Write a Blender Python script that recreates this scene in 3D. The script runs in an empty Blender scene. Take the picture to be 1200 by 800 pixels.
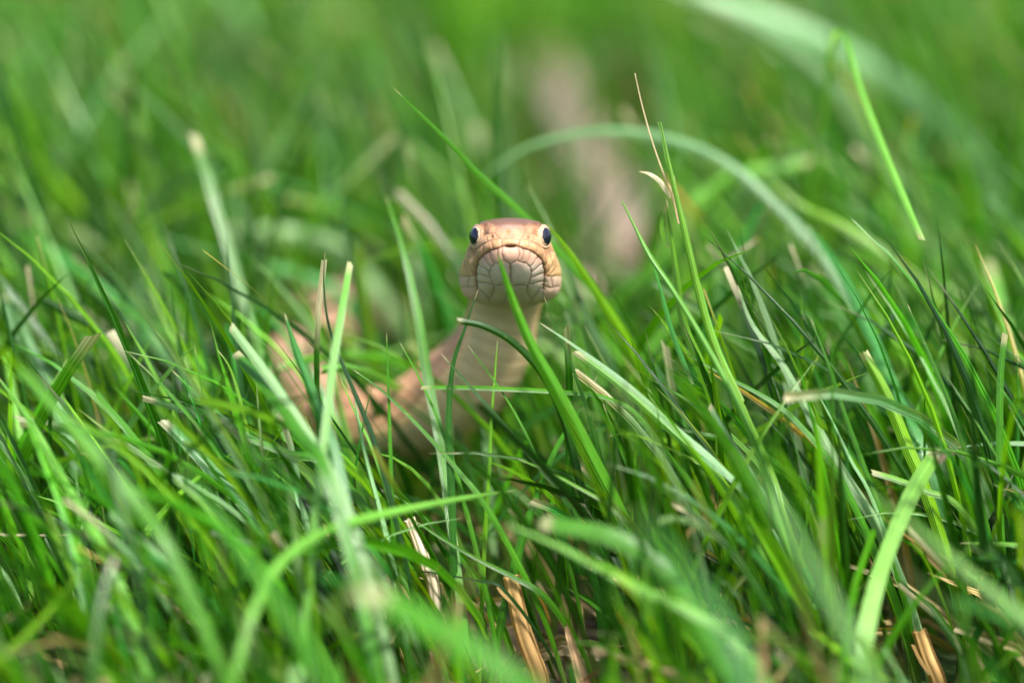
import bpy, math, random
import numpy as np
from mathutils import Vector, Matrix

# ------------------------------------------------------------------ camera, world, sun, exposure
scene = bpy.context.scene
TILT = math.radians(16.0)
CAM_Z = 0.168
FOCUS = 0.4205
cam_data = bpy.data.cameras.new("camera")
cam = bpy.data.objects.new("camera", cam_data)
scene.collection.objects.link(cam)
cam.location = (0, 0, CAM_Z)
cam.rotation_euler = (math.pi / 2 - TILT, 0, 0)
cam_data.lens = 100
cam_data.sensor_width = 36
cam_data.clip_start = 0.01
cam_data.clip_end = 500
cam_data.dof.use_dof = True
cam_data.dof.focus_distance = FOCUS
cam_data.dof.aperture_fstop = 5.3
cam_data.dof.aperture_blades = 0
scene.camera = cam

SUN_EL, SUN_AZ = 60.0, 138.0       # azimuth clockwise from +Y (the viewing direction)
world = bpy.data.worlds.new("World")
scene.world = world
world.use_nodes = True
wn = world.node_tree
sky = wn.nodes.new("ShaderNodeTexSky")
sky.sky_type = 'NISHITA'
sky.sun_disc = False
sky.sun_elevation = math.radians(SUN_EL)
sky.sun_rotation = math.radians(SUN_AZ)
sky.air_density = 1.0
sky.dust_density = 3.0
bg = wn.nodes["Background"]
bg.inputs["Strength"].default_value = 0.085
wn.links.new(sky.outputs[0], bg.inputs["Color"])
sd = bpy.data.lights.new("sun", 'SUN')
sd.energy = 2.9
sd.angle = math.radians(10)
sd.color = (1.0, 0.975, 0.93)
sun = bpy.data.objects.new("sun", sd)
scene.collection.objects.link(sun)
_el, _az = math.radians(SUN_EL), math.radians(SUN_AZ)
_dir = Vector((math.sin(_az) * math.cos(_el), math.cos(_az) * math.cos(_el), math.sin(_el)))
sun.rotation_euler = _dir.to_track_quat('Z', 'Y').to_euler()
sun.location = (0, 0, 3)
scene.view_settings.view_transform = 'Standard'
scene.view_settings.look = 'None'
scene.view_settings.exposure = 2.02
scene.view_settings.gamma = 1.0
scene.view_settings.use_curve_mapping = False
scene.cycles.use_denoising = True
scene.cycles.max_bounces = 10
scene.cycles.transmission_bounces = 8
scene.cycles.diffuse_bounces = 5

rng = np.random.default_rng(7)
random.seed(7)
FW = np.array([0.0, math.cos(TILT), -math.sin(TILT)])
UP = np.array([0.0, math.sin(TILT), math.cos(TILT)])
RT = np.array([1.0, 0.0, 0.0])
CAM = np.array([0.0, 0.0, CAM_Z])


def at(px, py, d):
    """A place in the lawn measured off the photograph: its bearing and its distance in front of the lens."""
    return CAM + d * FW + (px - 600) * 0.0003 * d * RT + (400 - py) * 0.0003 * d * UP


def project(P):
    """World points to bearing in photograph units and distance."""
    v = P - CAM
    d = v @ FW
    return 600 + (v @ RT) / d / 0.0003, 400 - (v @ UP) / d / 0.0003, d


# ------------------------------------------------------------------ helpers
def link(name, me, mat=None, parent=None):
    o = bpy.data.objects.new(name, me)
    scene.collection.objects.link(o)
    if mat is not None and me is not None:
        me.materials.append(mat)
    if parent is not None:
        o.parent = parent
    return o


def tag(o, label=None, cat=None, group=None, kind=None):
    if label: o["label"] = label
    if cat: o["category"] = cat
    if group: o["group"] = group
    if kind: o["kind"] = kind
    return o


def mesh_np(name, V, F, uv=None, col=None, smooth=True):
    """Quad mesh from numpy arrays; uv and col are per vertex."""
    me = bpy.data.meshes.new(name)
    V = np.asarray(V, dtype=np.float32); F = np.asarray(F, dtype=np.int32)
    n = F.shape[1]
    me.vertices.add(len(V)); me.vertices.foreach_set("co", V.ravel())
    me.loops.add(F.size); me.loops.foreach_set("vertex_index", F.ravel())
    me.polygons.add(len(F))
    me.polygons.foreach_set("loop_start", np.arange(0, F.size, n, dtype=np.int32))
    me.polygons.foreach_set("loop_total", np.full(len(F), n, dtype=np.int32))
    me.polygons.foreach_set("use_smooth", np.full(len(F), smooth))
    if uv is not None:
        l = me.uv_layers.new(name="UVMap")
        l.data.foreach_set("uv", np.asarray(uv, dtype=np.float32)[F.ravel()].ravel())
    if col is not None:
        a = me.color_attributes.new("pigment", 'FLOAT_COLOR', 'POINT')
        c = np.ones((len(V), 4), dtype=np.float32)
        c[:, :col.shape[1]] = col
        a.data.foreach_set("color", c.ravel())
    me.update(calc_edges=True)
    return me


def spline(P, n, closed=False):
    """Centripetal-free Catmull-Rom through rows of P, n samples, even in parameter."""
    P = np.asarray(P, float)
    A = np.vstack([2 * P[0] - P[1], P, 2 * P[-1] - P[-2]])
    t = np.linspace(0, len(P) - 1, n)
    i = np.minimum(t.astype(int), len(P) - 2)
    f = (t - i)[:, None]
    p0, p1, p2, p3 = A[i], A[i + 1], A[i + 2], A[i + 3]
    return 0.5 * (2 * p1 + (p2 - p0) * f + (2 * p0 - 5 * p1 + 4 * p2 - p3) * f ** 2 + (3 * p1 - p0 - 3 * p2 + p3) * f ** 3)


def smooth01(x):
    x = np.clip(x, 0, 1)
    return x * x * (3 - 2 * x)


# ------------------------------------------------------------------ materials
def new_mat(name):
    m = bpy.data.materials.new(name)
    m.use_nodes = True
    nt = m.node_tree
    return m, nt, nt.nodes["Principled BSDF"], nt.nodes["Material Output"]


def blade_material(name, rough, trans, vein_bump, tip_fleck=0.35, spec=0.4):
    """Leaf tissue: pigment attribute, long parallel veins, translucency and a waxy skin."""
    m, nt, p, out = new_mat(name)
    N, L = nt.nodes.new, nt.links.new
    at_ = N("ShaderNodeAttribute"); at_.attribute_name = "pigment"
    uv = N("ShaderNodeUVMap")
    sep = N("ShaderNodeSeparateXYZ"); L(uv.outputs[0], sep.inputs[0])
    vein = N("ShaderNodeMath"); vein.operation = 'MULTIPLY'; vein.inputs[1].default_value = 2 * math.pi * 7
    L(sep.outputs[0], vein.inputs[0])
    sn = N("ShaderNodeMath"); sn.operation = 'SINE'; L(vein.outputs[0], sn.inputs[0])
    # streaky noise stretched along the blade
    comb = N("ShaderNodeCombineXYZ")
    mx = N("ShaderNodeMath"); mx.operation = 'MULTIPLY'; mx.inputs[1].default_value = 14; L(sep.outputs[0], mx.inputs[0])
    my = N("ShaderNodeMath"); my.operation = 'MULTIPLY'; my.inputs[1].default_value = 5; L(sep.outputs[1], my.inputs[0])
    geo = N("ShaderNodeNewGeometry")
    L(mx.outputs[0], comb.inputs[0]); L(my.outputs[0], comb.inputs[1])
    nz = N("ShaderNodeTexNoise"); nz.inputs["Scale"].default_value = 1.0; nz.inputs["Detail"].default_value = 4
    L(comb.outputs[0], nz.inputs["Vector"])
    pos = N("ShaderNodeTexNoise"); pos.inputs["Scale"].default_value = 260; pos.inputs["Detail"].default_value = 5
    L(geo.outputs["Position"], pos.inputs["Vector"])
    # value factor = 0.72 + vein*0.12 + noise*0.35 + fine*0.2
    a = N("ShaderNodeMath"); a.operation = 'MULTIPLY_ADD'; a.inputs[1].default_value = 0.20; a.inputs[2].default_value = 0.60
    L(sn.outputs[0], a.inputs[0])
    b = N("ShaderNodeMath"); b.operation = 'MULTIPLY_ADD'; b.inputs[1].default_value = 0.45; L(nz.outputs[0], b.inputs[0]); L(a.outputs[0], b.inputs[2])
    c = N("ShaderNodeMath"); c.operation = 'MULTIPLY_ADD'; c.inputs[1].default_value = 0.32; L(pos.outputs[0], c.inputs[0]); L(b.outputs[0], c.inputs[2])
    mul = N("ShaderNodeVectorMath"); mul.operation = 'SCALE'
    L(at_.outputs["Color"], mul.inputs[0]); L(c.outputs[0], mul.inputs["Scale"])
    # small brown flecks and chewed spots
    sp = N("ShaderNodeTexNoise"); sp.inputs["Scale"].default_value = 900; sp.inputs["Detail"].default_value = 2
    L(geo.outputs["Position"], sp.inputs["Vector"])
    rmp = N("ShaderNodeMapRange"); rmp.inputs[1].default_value = 0.68; rmp.inputs[2].default_value = 0.76
    rmp.inputs[3].default_value = 0; rmp.inputs[4].default_value = tip_fleck; L(sp.outputs[0], rmp.inputs[0])
    mixc = N("ShaderNodeMixRGB"); mixc.inputs[2].default_value = (0.30, 0.26, 0.10, 1)
    L(rmp.outputs[0], mixc.inputs[0]); L(mul.outputs[0], mixc.inputs[1])
    bump = N("ShaderNodeBump"); bump.inputs["Strength"].default_value = vein_bump; bump.inputs["Distance"].default_value = 0.00012
    hh = N("ShaderNodeMath"); hh.operation = 'MULTIPLY_ADD'; hh.inputs[1].default_value = 0.5; L(sn.outputs[0], hh.inputs[0]); L(pos.outputs[0], hh.inputs[2])
    L(hh.outputs[0], bump.inputs["Height"])
    L(mixc.outputs[0], p.inputs["Base Color"])
    L(bump.outputs[0], p.inputs["Normal"])
    p.inputs["Specular IOR Level"].default_value = spec
    rr = N("ShaderNodeMath"); rr.operation = 'MULTIPLY_ADD'; rr.inputs[1].default_value = 0.25; rr.inputs[2].default_value = rough - 0.12
    L(pos.outputs[0], rr.inputs[0]); L(rr.outputs[0], p.inputs["Roughness"])
    tr = N("ShaderNodeBsdfTranslucent")
    warm = N("ShaderNodeVectorMath"); warm.operation = 'MULTIPLY'; warm.inputs[1].default_value = (2.0, 1.8, 0.3)
    L(mixc.outputs[0], warm.inputs[0]); L(warm.outputs[0], tr.inputs["Color"]); L(bump.outputs[0], tr.inputs["Normal"])
    mix = N("ShaderNodeMixShader"); mix.inputs[0].default_value = trans
    L(p.outputs[0], mix.inputs[1]); L(tr.outputs[0], mix.inputs[2]); L(mix.outputs[0], out.inputs[0])
    return m


M_BLADE = blade_material("grass_leaf", 0.33, 0.38, 0.55, .35, .6)
M_TURF = blade_material("turf_leaf", 0.42, 0.50, 0.4, .35, .16)
M_TURF_NEAR = blade_material("near_turf_leaf", 0.34, 0.42, 0.5, .35, .5)
M_STRAW = blade_material("dry_straw", 0.6, 0.2, 1.0, 0.6)


def soil_material():
    m, nt, p, out = new_mat("soil")
    N, L = nt.nodes.new, nt.links.new
    g = N("ShaderNodeNewGeometry")
    n1 = N("ShaderNodeTexNoise"); n1.inputs["Scale"].default_value = 120; n1.inputs["Detail"].default_value = 8
    L(g.outputs["Position"], n1.inputs["Vector"])
    n2 = N("ShaderNodeTexNoise"); n2.inputs["Scale"].default_value = 14; n2.inputs["Detail"].default_value = 4
    L(g.outputs["Position"], n2.inputs["Vector"])
    r = N("ShaderNodeValToRGB")
    r.color_ramp.elements[0].color = (0.028, 0.018, 0.010, 1); r.color_ramp.elements[0].position = 0.3
    r.color_ramp.elements[1].color = (0.13, 0.085, 0.045, 1); r.color_ramp.elements[1].position = 0.75
    L(n1.outputs[0], r.inputs[0])
    mr = N("ShaderNodeMapRange"); mr.inputs[1].default_value = 0.42; mr.inputs[2].default_value = 0.62; L(n2.outputs[0], mr.inputs[0])
    mx = N("ShaderNodeMixRGB"); mx.inputs[2].default_value = (0.030, 0.075, 0.012, 1)
    L(mr.outputs[0], mx.inputs[0]); L(r.outputs[0], mx.inputs[1])
    L(mx.outputs[0], p.inputs["Base Color"]); p.inputs["Roughness"].default_value = 0.95
    b = N("ShaderNodeBump"); b.inputs["Distance"].default_value = 0.002; b.inputs["Strength"].default_value = 0.9
    L(n1.outputs[0], b.inputs["Height"]); L(b.outputs[0], p.inputs["Normal"])
    return m


def snake_material():
    m, nt, p, out = new_mat("snake_skin")
    N, L = nt.nodes.new, nt.links.new
    a = N("ShaderNodeAttribute"); a.attribute_name = "pigment"
    g = N("ShaderNodeNewGeometry")
    n1 = N("ShaderNodeTexNoise"); n1.inputs["Scale"].default_value = 1500; n1.inputs["Detail"].default_value = 5
    n2 = N("ShaderNodeTexNoise"); n2.inputs["Scale"].default_value = 420; n2.inputs["Detail"].default_value = 4
    L(g.outputs["Position"], n1.inputs["Vector"]); L(g.outputs["Position"], n2.inputs["Vector"])
    f = N("ShaderNodeMath"); f.operation = 'MULTIPLY_ADD'; f.inputs[1].default_value = 0.30; f.inputs[2].default_value = 0.66
    L(n1.outputs[0], f.inputs[0])
    f2 = N("ShaderNodeMath"); f2.operation = 'MULTIPLY_ADD'; f2.inputs[1].default_value = 0.38
    L(n2.outputs[0], f2.inputs[0]); L(f.outputs[0], f2.inputs[2])
    s = N("ShaderNodeVectorMath"); s.operation = 'SCALE'
    L(a.outputs["Color"], s.inputs[0]); L(f2.outputs[0], s.inputs["Scale"])
    L(s.outputs[0], p.inputs["Base Color"])
    p.inputs["Roughness"].default_value = 0.38
    p.inputs["Specular IOR Level"].default_value = 0.22
    p.inputs["Subsurface Weight"].default_value = 0.12
    p.inputs["Subsurface Radius"].default_value = (1.0, 0.5, 0.3)
    p.inputs["Subsurface Scale"].default_value = 0.0006
    b = N("ShaderNodeBump"); b.inputs["Distance"].default_value = 0.00005; b.inputs["Strength"].default_value = 0.5
    L(n1.outputs[0], b.inputs["Height"]); L(b.outputs[0], p.inputs["Normal"])
    return m


def eye_material():
    m, nt, p, out = new_mat("snake_eye")
    N, L = nt.nodes.new, nt.links.new
    a = N("ShaderNodeAttribute"); a.attribute_name = "pigment"
    L(a.outputs["Color"], p.inputs["Base Color"])
    p.inputs["Roughness"].default_value = 0.085
    p.inputs["Coat Weight"].default_value = 0.0
    p.inputs["Coat Roughness"].default_value = 0.02
    return m


# ------------------------------------------------------------------ ground
def ground_z(x, y):
    return 0.0025 * np.sin(x * 23 + 1.3) * np.cos(y * 17) + 0.0015 * np.sin(x * 61 + y * 47)


def build_ground():
    near = np.linspace(-1.2, 1.2, 121)
    far = np.array([2, 4, 8, 16, 32, 60.0])
    xs = np.concatenate([-far[::-1], near, far])
    ys = np.concatenate([-far[::-1], np.linspace(-1.2, 3.2, 200), far + 2.5])
    ys = np.unique(ys)
    X, Y = np.meshgrid(xs, ys)
    Z = ground_z(X, Y) * (np.hypot(X, Y) < 5)
    V = np.stack([X, Y, Z], -1).reshape(-1, 3)
    nx = len(xs)
    i, j = np.meshgrid(np.arange(nx - 1), np.arange(len(ys) - 1))
    k = (j * nx + i).ravel()
    F = np.stack([k, k + 1, k + nx + 1, k + nx], -1)
    o = link("ground", mesh_np("ground", V, F), soil_material())
    tag(o, kind="structure")


build_ground()

# ------------------------------------------------------------------ the snake
MM = 0.001
HEAD_O = at(598, 288, 0.415)       # tip of the snout, at the mouth notch
# half outlines of the head (x, z in mm; crown -> brow -> eye level -> cheek -> jaw edge -> chin shield -> throat)
HEAD = [
    (0.00, [(0, -.35), (.01, -.35), (.02, -.4), (.02, -.5), (.02, -.6), (.01, -.65), (0, -.65)]),
    (0.10, [(0, .15), (.7, .1), (1.15, -.05), (1.3, -.4), (1.1, -.9), (.6, -1.2), (0, -1.3)]),
    (0.45, [(0, .85), (1.25, .75), (2.0, .3), (2.2, -.4), (1.9, -1.2), (1.1, -1.8), (0, -2.0)]),
    (1.5, [(0, 1.75), (1.95, 1.55), (3.0, .7), (3.3, -.5), (2.9, -1.9), (1.7, -2.9), (0, -3.2)]),
    (3.0, [(0, 2.55), (2.6, 2.25), (3.9, 1.0), (4.2, -.7), (3.7, -2.8), (2.3, -4.1), (0, -4.5)]),
    (5.0, [(0, 3.3), (3.2, 3.0), (4.5, 1.4), (5.1, -.9), (4.3, -3.6), (2.8, -5.2), (0, -5.7)]),
    (8.0, [(0, 4.15), (3.55, 3.75), (5.2, 1.7), (6.0, -1.2), (4.9, -4.5), (3.3, -6.3), (0, -6.8)]),
    (11., [(0, 4.5), (3.8, 3.95), (5.6, 1.6), (6.8, -1.9), (5.6, -5.4), (3.7, -7.1), (0, -7.6)]),
    (14., [(0, 4.5), (3.8, 3.85), (5.8, 1.2), (7.4, -2.8), (6.7, -6.3), (4.0, -7.9), (0, -8.3)]),
    (16.5, [(0, 4.1), (4.1, 3.6), (5.9, .8), (7.6, -3.6), (7.0, -6.9), (4.1, -8.3), (0, -8.6)]),
    (19., [(0, 3.3), (3.7, 2.7), (5.4, .1), (6.5, -3.7), (5.6, -6.8), (3.5, -8.3), (0, -8.6)]),
]
SPZ = -3.2                          # the spine of the head runs this far under the mouth notch
EYE_C = np.array([4.2, 8.0, 1.55]); EYE_R = 1.92
EYE_AX = np.array([.84, -.53, .10]); EYE_AX /= np.linalg.norm(EYE_AX)

# spine behind the head: (bearing x, bearing y, distance, radius in mm, direction of the back as (right, up, away))
BODY = [
    (597, 322, .4390, 5.9, (0, .8, .6)),
    (594, 345, .4430, 5.5, (0, .3, 1)),
    (588, 372, .4450, 5.5, (-.2, .0, 1)),
    (578, 402, .4465, 6.2, (-.4, .2, 1)),
    (559, 432, .4480, 6.9, (-.5, .5, .9)),
    (530, 461, .4500, 7.4, (-.5, .7, .75)),
    (494, 486, .453, 7.1, (-.35, .9, .5)),
    (452, 500, .458, 7.1, (-.1, 1, .4)),
    (408, 497, .465, 7.0, (0, 1, .3)),
    (370, 472, .475, 6.9, (.1, 1, .1)),
    (350, 432, .488, 6.8, (.2, 1, .0)),
    (362, 392, .504, 6.6, (.1, 1, -.2)),
    (398, 368, .520, 6.5, (0, 1, -.3)),
    (445, 368, .534, 6.4, (0, 1, -.3)),
    (500, 392, .547, 6.3, (0, 1, -.1)),
    (570, 408, .562, 6.1, (0, 1, 0)),
    (640, 385, .585, 6.2, (0, 1, 0)),
    (700, 325, .615, 6.3, (0, 1, -.1)),
    (722, 262, .645, 6.4, (0, 1, -.2)),
    (700, 205, .680, 6.4, (0, 1, -.3)),
    (668, 150, .725, 6.3, (0, 1, -.3)),
    (650, 105, .780, 6.0, (0, 1, -.3)),
    (640, 70, .850, 5.0, (0, 1, -.3)),
    (660, 50, .920, 3.6, (0, 1, 0)),
    (690, 38, .980, 1.6, (0, 1, 0)),
    (705, 30, 1.02, .35, (0, 1, 0)),
]

# joints between the scales of the face, as seen from the front (mm, right half; mirrored)
MOUTH = [(0, .0), (.55, .02), (1.07, -.08), (1.84, -.42), (2.95, -.68), (3.84, -1.2), (4.7, -1.95), (5.0, -2.8), (5.15, -3.7), (5.1, -4.9), (4.95, -6.1)]
JOINTS = [
    [(1.2, .0), (1.35, .55), (1.1, 1.05), (0, 1.25)],
    [(2.5, -.5), (2.75, .4), (2.8, .95)],
    [(3.75, -1.1), (4.0, -.3), (4.05, .2)],
    [(4.65, -1.8), (4.95, -1.0), (5.0, -.5)],
    [(5.05, -3.0), (5.65, -1.8), (5.65, -.7)],
    [(5.3, -4.0), (6.3, -2.6), (6.35, -.5)],
    [(5.9, -4.1), (6.9, -2.9), (6.9, -.9)],
    [(7.8, -4.0), (6.5, -4.25), (5.15, -4.1)],
    [(1.2, 1.0), (2.75, .95), (4.05, .25), (5.0, -.5), (5.6, -.75), (6.3, -.55), (7, -.5)],
    [(0, 3.45), (1.3, 3.4), (2.1, 3.0), (2.35, 2.1), (1.9, 1.4), (1.35, 1.0)],
    [(2.1, 3.0), (2.9, 3.6)], [(2.35, 2.0), (3.4, 1.9), (3.6, 1.0), (3.4, .55)],
    [(3.0, 3.7), (3.45, 2.9), (3.4, 1.9)],
    [(4.95, -5.6), (6.2, -5.9), (7.4, -5.7)], [(6.1, -4.2), (6.3, -5.9)],
    [(1.15, -.15), (1.35, -1.2), (1.0, -2.2), (0, -2.75)],
    [(2.0, -.5), (1.95, -1.5), (1.45, -2.45)],
    [(3.1, -.85), (2.9, -1.8), (2.4, -2.6)],
    [(4.2, -1.55), (3.7, -2.4), (3.0, -3.05)],
    [(4.85, -2.6), (4.1, -3.2), (3.15, -3.8)],
    [(5.1, -3.8), (4.3, -4.2), (3.0, -4.7)],
    [(5.1, -5.0), (4.0, -5.4), (2.6, -5.6)],
    [(4.9, -6.1), (3.9, -6.8), (3.2, -7.7)],
    [(1.0, -2.2), (1.45, -2.5), (2.4, -2.6), (2.95, -3.1), (3.1, -3.9), (3.0, -4.8), (2.45, -5.8), (2.5, -6.6), (3.2, -7.8)],
    [(0.05, -2.75), (0.05, -6.0)], [(0, -6.0), (1.2, -5.75), (2.45, -5.85)],
    [(0.0, -6.0), (.6, -7.2), (1.0, -8.2)],
]


def seg_dist(x, z, lines):
    d = np.full(x.shape, 99.0)
    for pl in lines:
        for (ax, az), (bx, bz) in zip(pl[:-1], pl[1:]):
            vx, vz = bx - ax, bz - az
            t = np.clip(((x - ax) * vx + (z - az) * vz) / (vx * vx + vz * vz + 1e-9), 0, 1)
            d = np.minimum(d, np.hypot(x - ax - t * vx, z - az - t * vz))
    return d


def cubic_rows(y, Y, T):
    """Monotone-ish interpolation of table T (rows at Y) at positions y."""
    m = np.gradient(T, Y, axis=0)
    i = np.clip(np.searchsorted(Y, y) - 1, 0, len(Y) - 2)
    h = (Y[i + 1] - Y[i])
    t = ((y - Y[i]) / h)
    sh = (-1,) + (1,) * (T.ndim - 1)
    t = t.reshape(sh); h = h.reshape(sh)
    d = (T[i + 1] - T[i]) / h
    m0 = np.clip(m[i], -3 * abs(d), 3 * abs(d)); m1 = np.clip(m[i + 1], -3 * abs(d), 3 * abs(d))
    return (2 * t ** 3 - 3 * t ** 2 + 1) * T[i] + (t ** 3 - 2 * t ** 2 + t) * h * m0 + (-2 * t ** 3 + 3 * t ** 2) * T[i + 1] + (t ** 3 - t ** 2) * h * m1


def build_snake():
    NR = 432                                   # vertices round the head
    HN = NR // 2
    # --- head stations
    ys = np.concatenate([np.linspace(0, 1, 46) ** 2 * 1.5, np.linspace(1.5, 19, 215)[1:]])
    HY = np.array([h[0] for h in HEAD]); HP = np.array([h[1] for h in HEAD], float)
    ctrl = cubic_rows(np.sqrt(ys), np.sqrt(HY), HP)          # (n,7,2)
    half = np.stack([spline(np.vstack([[[-c[1, 0], c[1, 1]]], c, [[-c[5, 0], c[5, 1]]]]), HN * 8 // 6 + 1 + 400) for c in ctrl])
    # the spline runs over 9 points (0..8); keep parameter 1..7, then even it out in arc length per station
    n_s = half.shape[1]
    par = np.linspace(0, 8, n_s)
    keep = (par >= 1 - 1e-9) & (par <= 7 + 1e-9)
    half = half[:, keep]
    # arc table from a wide reference section so that columns line up between stations
    ref = half[np.searchsorted(ys, 8.0)]
    s = np.concatenate([[0], np.cumsum(np.hypot(*np.diff(ref, axis=0).T))]); s /= s[-1]
    u = np.linspace(0, 1, HN + 1)
    idx = np.interp(u, s, np.arange(len(s)))
    i0 = np.minimum(idx.astype(int), half.shape[1] - 2); f = (idx - i0)[None, :, None]
    hv = half[:, i0] * (1 - f) + half[:, i0 + 1] * f          # (n, HN+1, 2)
    hv[:, 0, 0] = 0; hv[:, -1, 0] = 0
    left = hv[:, 1:-1][:, ::-1].copy(); left[..., 0] *= -1
    sec = np.concatenate([hv, left], 1)                       # (n, NR, 2) clockwise from crown
    n_h = len(ys)
    face = np.stack([sec[..., 0], np.repeat(ys[:, None], NR, 1), sec[..., 1]], -1)   # face frame, mm
    # --- body stations
    pts = np.array([at(b[0], b[1], b[2] + .004 * min(1, k_ / 4)) for k_, b in enumerate(BODY)])
    head_end = HEAD_O + MM * (19 * FW + SPZ * UP)
    head_pre = HEAD_O + MM * (16 * FW + SPZ * UP)
    P = np.vstack([head_pre, head_end, pts])
    R = np.array([6.2, 6.0] + [b[3] for b in BODY])
    U = np.array([(0, 1, 0), (0, 1, .1)] + [b[4] for b in BODY], float)
    U = U[:, :1] * RT + U[:, 1:2] * UP + U[:, 2:3] * FW
    dense = spline(np.hstack([P, R[:, None], U]), 6000)
    dense = dense[int(6000 / (len(P) - 1)):]                   # from head_end on
    arc = np.concatenate([[0], np.cumsum(np.linalg.norm(np.diff(dense[:, :3], axis=0), axis=1))]) / MM
    total = arc[-1]
    st = [0.12]
    while st[-1] < total:
        st.append(st[-1] + (0.14 if st[-1] < 40 else 0.32 if st[-1] < 140 else 0.6))
    st = np.array(st[:-1])
    body = np.stack([np.interp(st, arc, dense[:, k]) for k in range(7)], -1)
    T = np.gradient(body[:, :3], st, axis=0); T /= np.linalg.norm(T, axis=1)[:, None]
    # ease the first tangents out of the head axis
    w0 = smooth01(st / 3.0)[:, None]
    T = T * w0 + FW * (1 - w0); T /= np.linalg.norm(T, axis=1)[:, None]
    Uv = body[:, 4:]; Uv = Uv - (Uv * T).sum(1)[:, None] * T; Uv /= np.linalg.norm(Uv, axis=1)[:, None]
    S = np.cross(T, Uv)                                        # points right when T is away and U is up
    # section shape: last head section relaxing to a round-backed, flat-bellied body
    last = sec[-1] - np.array([0, SPZ])
    th = np.linspace(0, 2 * math.pi, NR, endpoint=False)
    bx = np.sin(th) * 1.0; bz = np.cos(th) * 0.93
    bz = np.where(bz < 0, -0.93 * np.abs(np.cos(th)) ** 0.75 * 0.93, bz)
    k = smooth01(st / 9.0)[:, None]
    sx = last[None, :, 0] * (1 - k) + bx[None] * body[:, 3:4] * k
    sz = last[None, :, 1] * (1 - k) + bz[None] * body[:, 3:4] * k
    # --- scales on the body: keeled rows on the back, broad scutes under the belly
    TH = np.where(th > math.pi, th - 2 * math.pi, th)[None]    # 0 = back, pi = belly
    row = TH / (2 * math.pi) * 26
    sl = st[:, None] / 1.55
    r0 = np.round(row)
    par_ = (np.abs(r0) % 2) * 0.5
    a_ = np.abs((row - r0)) * 2
    b_ = np.abs(((sl + par_) % 1.0) - 0.5) * 2
    dorsal = np.clip(1 - np.maximum(a_, 0) ** 3 - b_ ** 3, 0, 1)
    belly_w = smooth01((np.abs(TH) - 2.0) / 0.18)
    sc_len = 2.5
    bp = (st[:, None] / sc_len) % 1.0
    ventral = smooth01(bp * 6) * (1 - 0.5 * bp)
    amp = smooth01(st / 6)[:, None]
    disp = ((1 - belly_w) * dorsal * 0.16 + belly_w * ventral * 0.16) * amp - 0.06 * amp
    rad = np.hypot(sx, sz)
    sx2 = sx * (1 + disp / rad); sz2 = sz * (1 + disp / rad)
    BV = body[:, None, :3] + MM * (sx2[..., None] * S[:, None] + sz2[..., None] * Uv[:, None])
    # --- sculpt the face
    X, Y, Z = face[..., 0], face[..., 1], face[..., 2]
    N = np.zeros_like(face)
    du = np.roll(face, -1, 1) - np.roll(face, 1, 1)
    dv = np.gradient(face, axis=0)
    N = np.cross(du, dv); N /= (np.linalg.norm(N, axis=-1, keepdims=True) + 1e-9)
    cen = np.array([0, 0, SPZ])
    sgn = np.sign((N * (face - cen) * np.array([1, 0, 1])).sum(-1).mean()); N *= sgn
    N[0] = (0, -1, 0)
    ax = np.abs(X)
    front = smooth01((-N[..., 1] + 0.16) / 0.28) * (1 - smooth01((Y - 14.5) / 3))
    # jitter so the joints are not ruler straight
    jx = 0.06 * np.sin(Z * 2.1 + X * 1.7) + 0.0 * np.sin(Z * 7.3 - X * 2.9)
    jz = 0.06 * np.sin(X * 2.3 + 1.1) + 0.0 * np.sin(X * 8.1 + Z * 4.0)
    dj = seg_dist(ax + jx, Z + jz, JOINTS)
    dm = seg_dist(ax, Z, [MOUTH])
    # crown and rear head plates
    side = smooth01((Y - 12.5) / 1.5)
    groove = np.exp(-(dj / 0.085) ** 2)
    puff = 1 - np.exp(-(dj / 0.38) ** 2)
    lip = np.exp(-(dm / 0.13) ** 2)
    mz = np.interp(ax, [p[0] for p in MOUTH[:7]], [p[1] for p in MOUTH[:7]])
    mxx = np.interp(-Z, [-p[1] for p in MOUTH[5:]], [p[0] for p in MOUTH[5:]])
    inside = np.where(Z > -1.9, (Z < mz) & (ax < 4.75), (ax < mxx)) & (Z < 0)
    ins = inside * smooth01(dm / 0.35)
    disp = (-0.10 * groove + 0.055 * puff) * front
    disp -= 0.20 * lip * front
    disp -= 0.10 * ins * front
    # the bulging cheek just outside the mouth line and the pale corner scale
    disp += 0.10 * np.exp(-((dm - 0.65) / 0.45) ** 2) * (~inside) * front
    # median groove
    disp -= 0.10 * np.exp(-(X / 0.35) ** 2) * smooth01((-Z - 2.9) / .5) * smooth01((6.2 + Z) / .5)
    # tongue notch under the rostral
    notch = np.exp(-((X / 0.75) ** 4)) * np.exp(-(((Z + 0.03 + 0.06 * X * X) / 0.20) ** 2)) * (Y < 2.5)
    disp -= 0.75 * notch
    # nostrils
    nos = np.exp(-((ax - 2.75) ** 2 + (Z - 1.45) ** 2) / 0.07) * (Y < 5)
    disp -= 0.35 * nos
    # swelling of the snout plate, brow ridge, slight hollow before the eye
    disp += 0.20 * np.exp(-(X ** 2 / 2.6 + (Z - 2.3) ** 2 / 0.9)) * (Y < 7)
    disp += 0.28 * np.exp(-((ax - 4.25) ** 2 / 0.5 + (Z - 3.5) ** 2 / 0.4)) * smooth01((Y - 5) / 2) * (1 - smooth01((Y - 11.5) / 2))
    disp -= 0.32 * np.exp(-((ax - 3.7) ** 2 / 0.35 + (Z - 2.1) ** 2 / 0.9)) * smooth01((Y - 2.5) / 1.5) * (Y < 7.5)
    # rows of temporal and gular scales on what the face drawing leaves plain
    rear = (1 - front) * smooth01((Y - 8) / 3)
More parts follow.
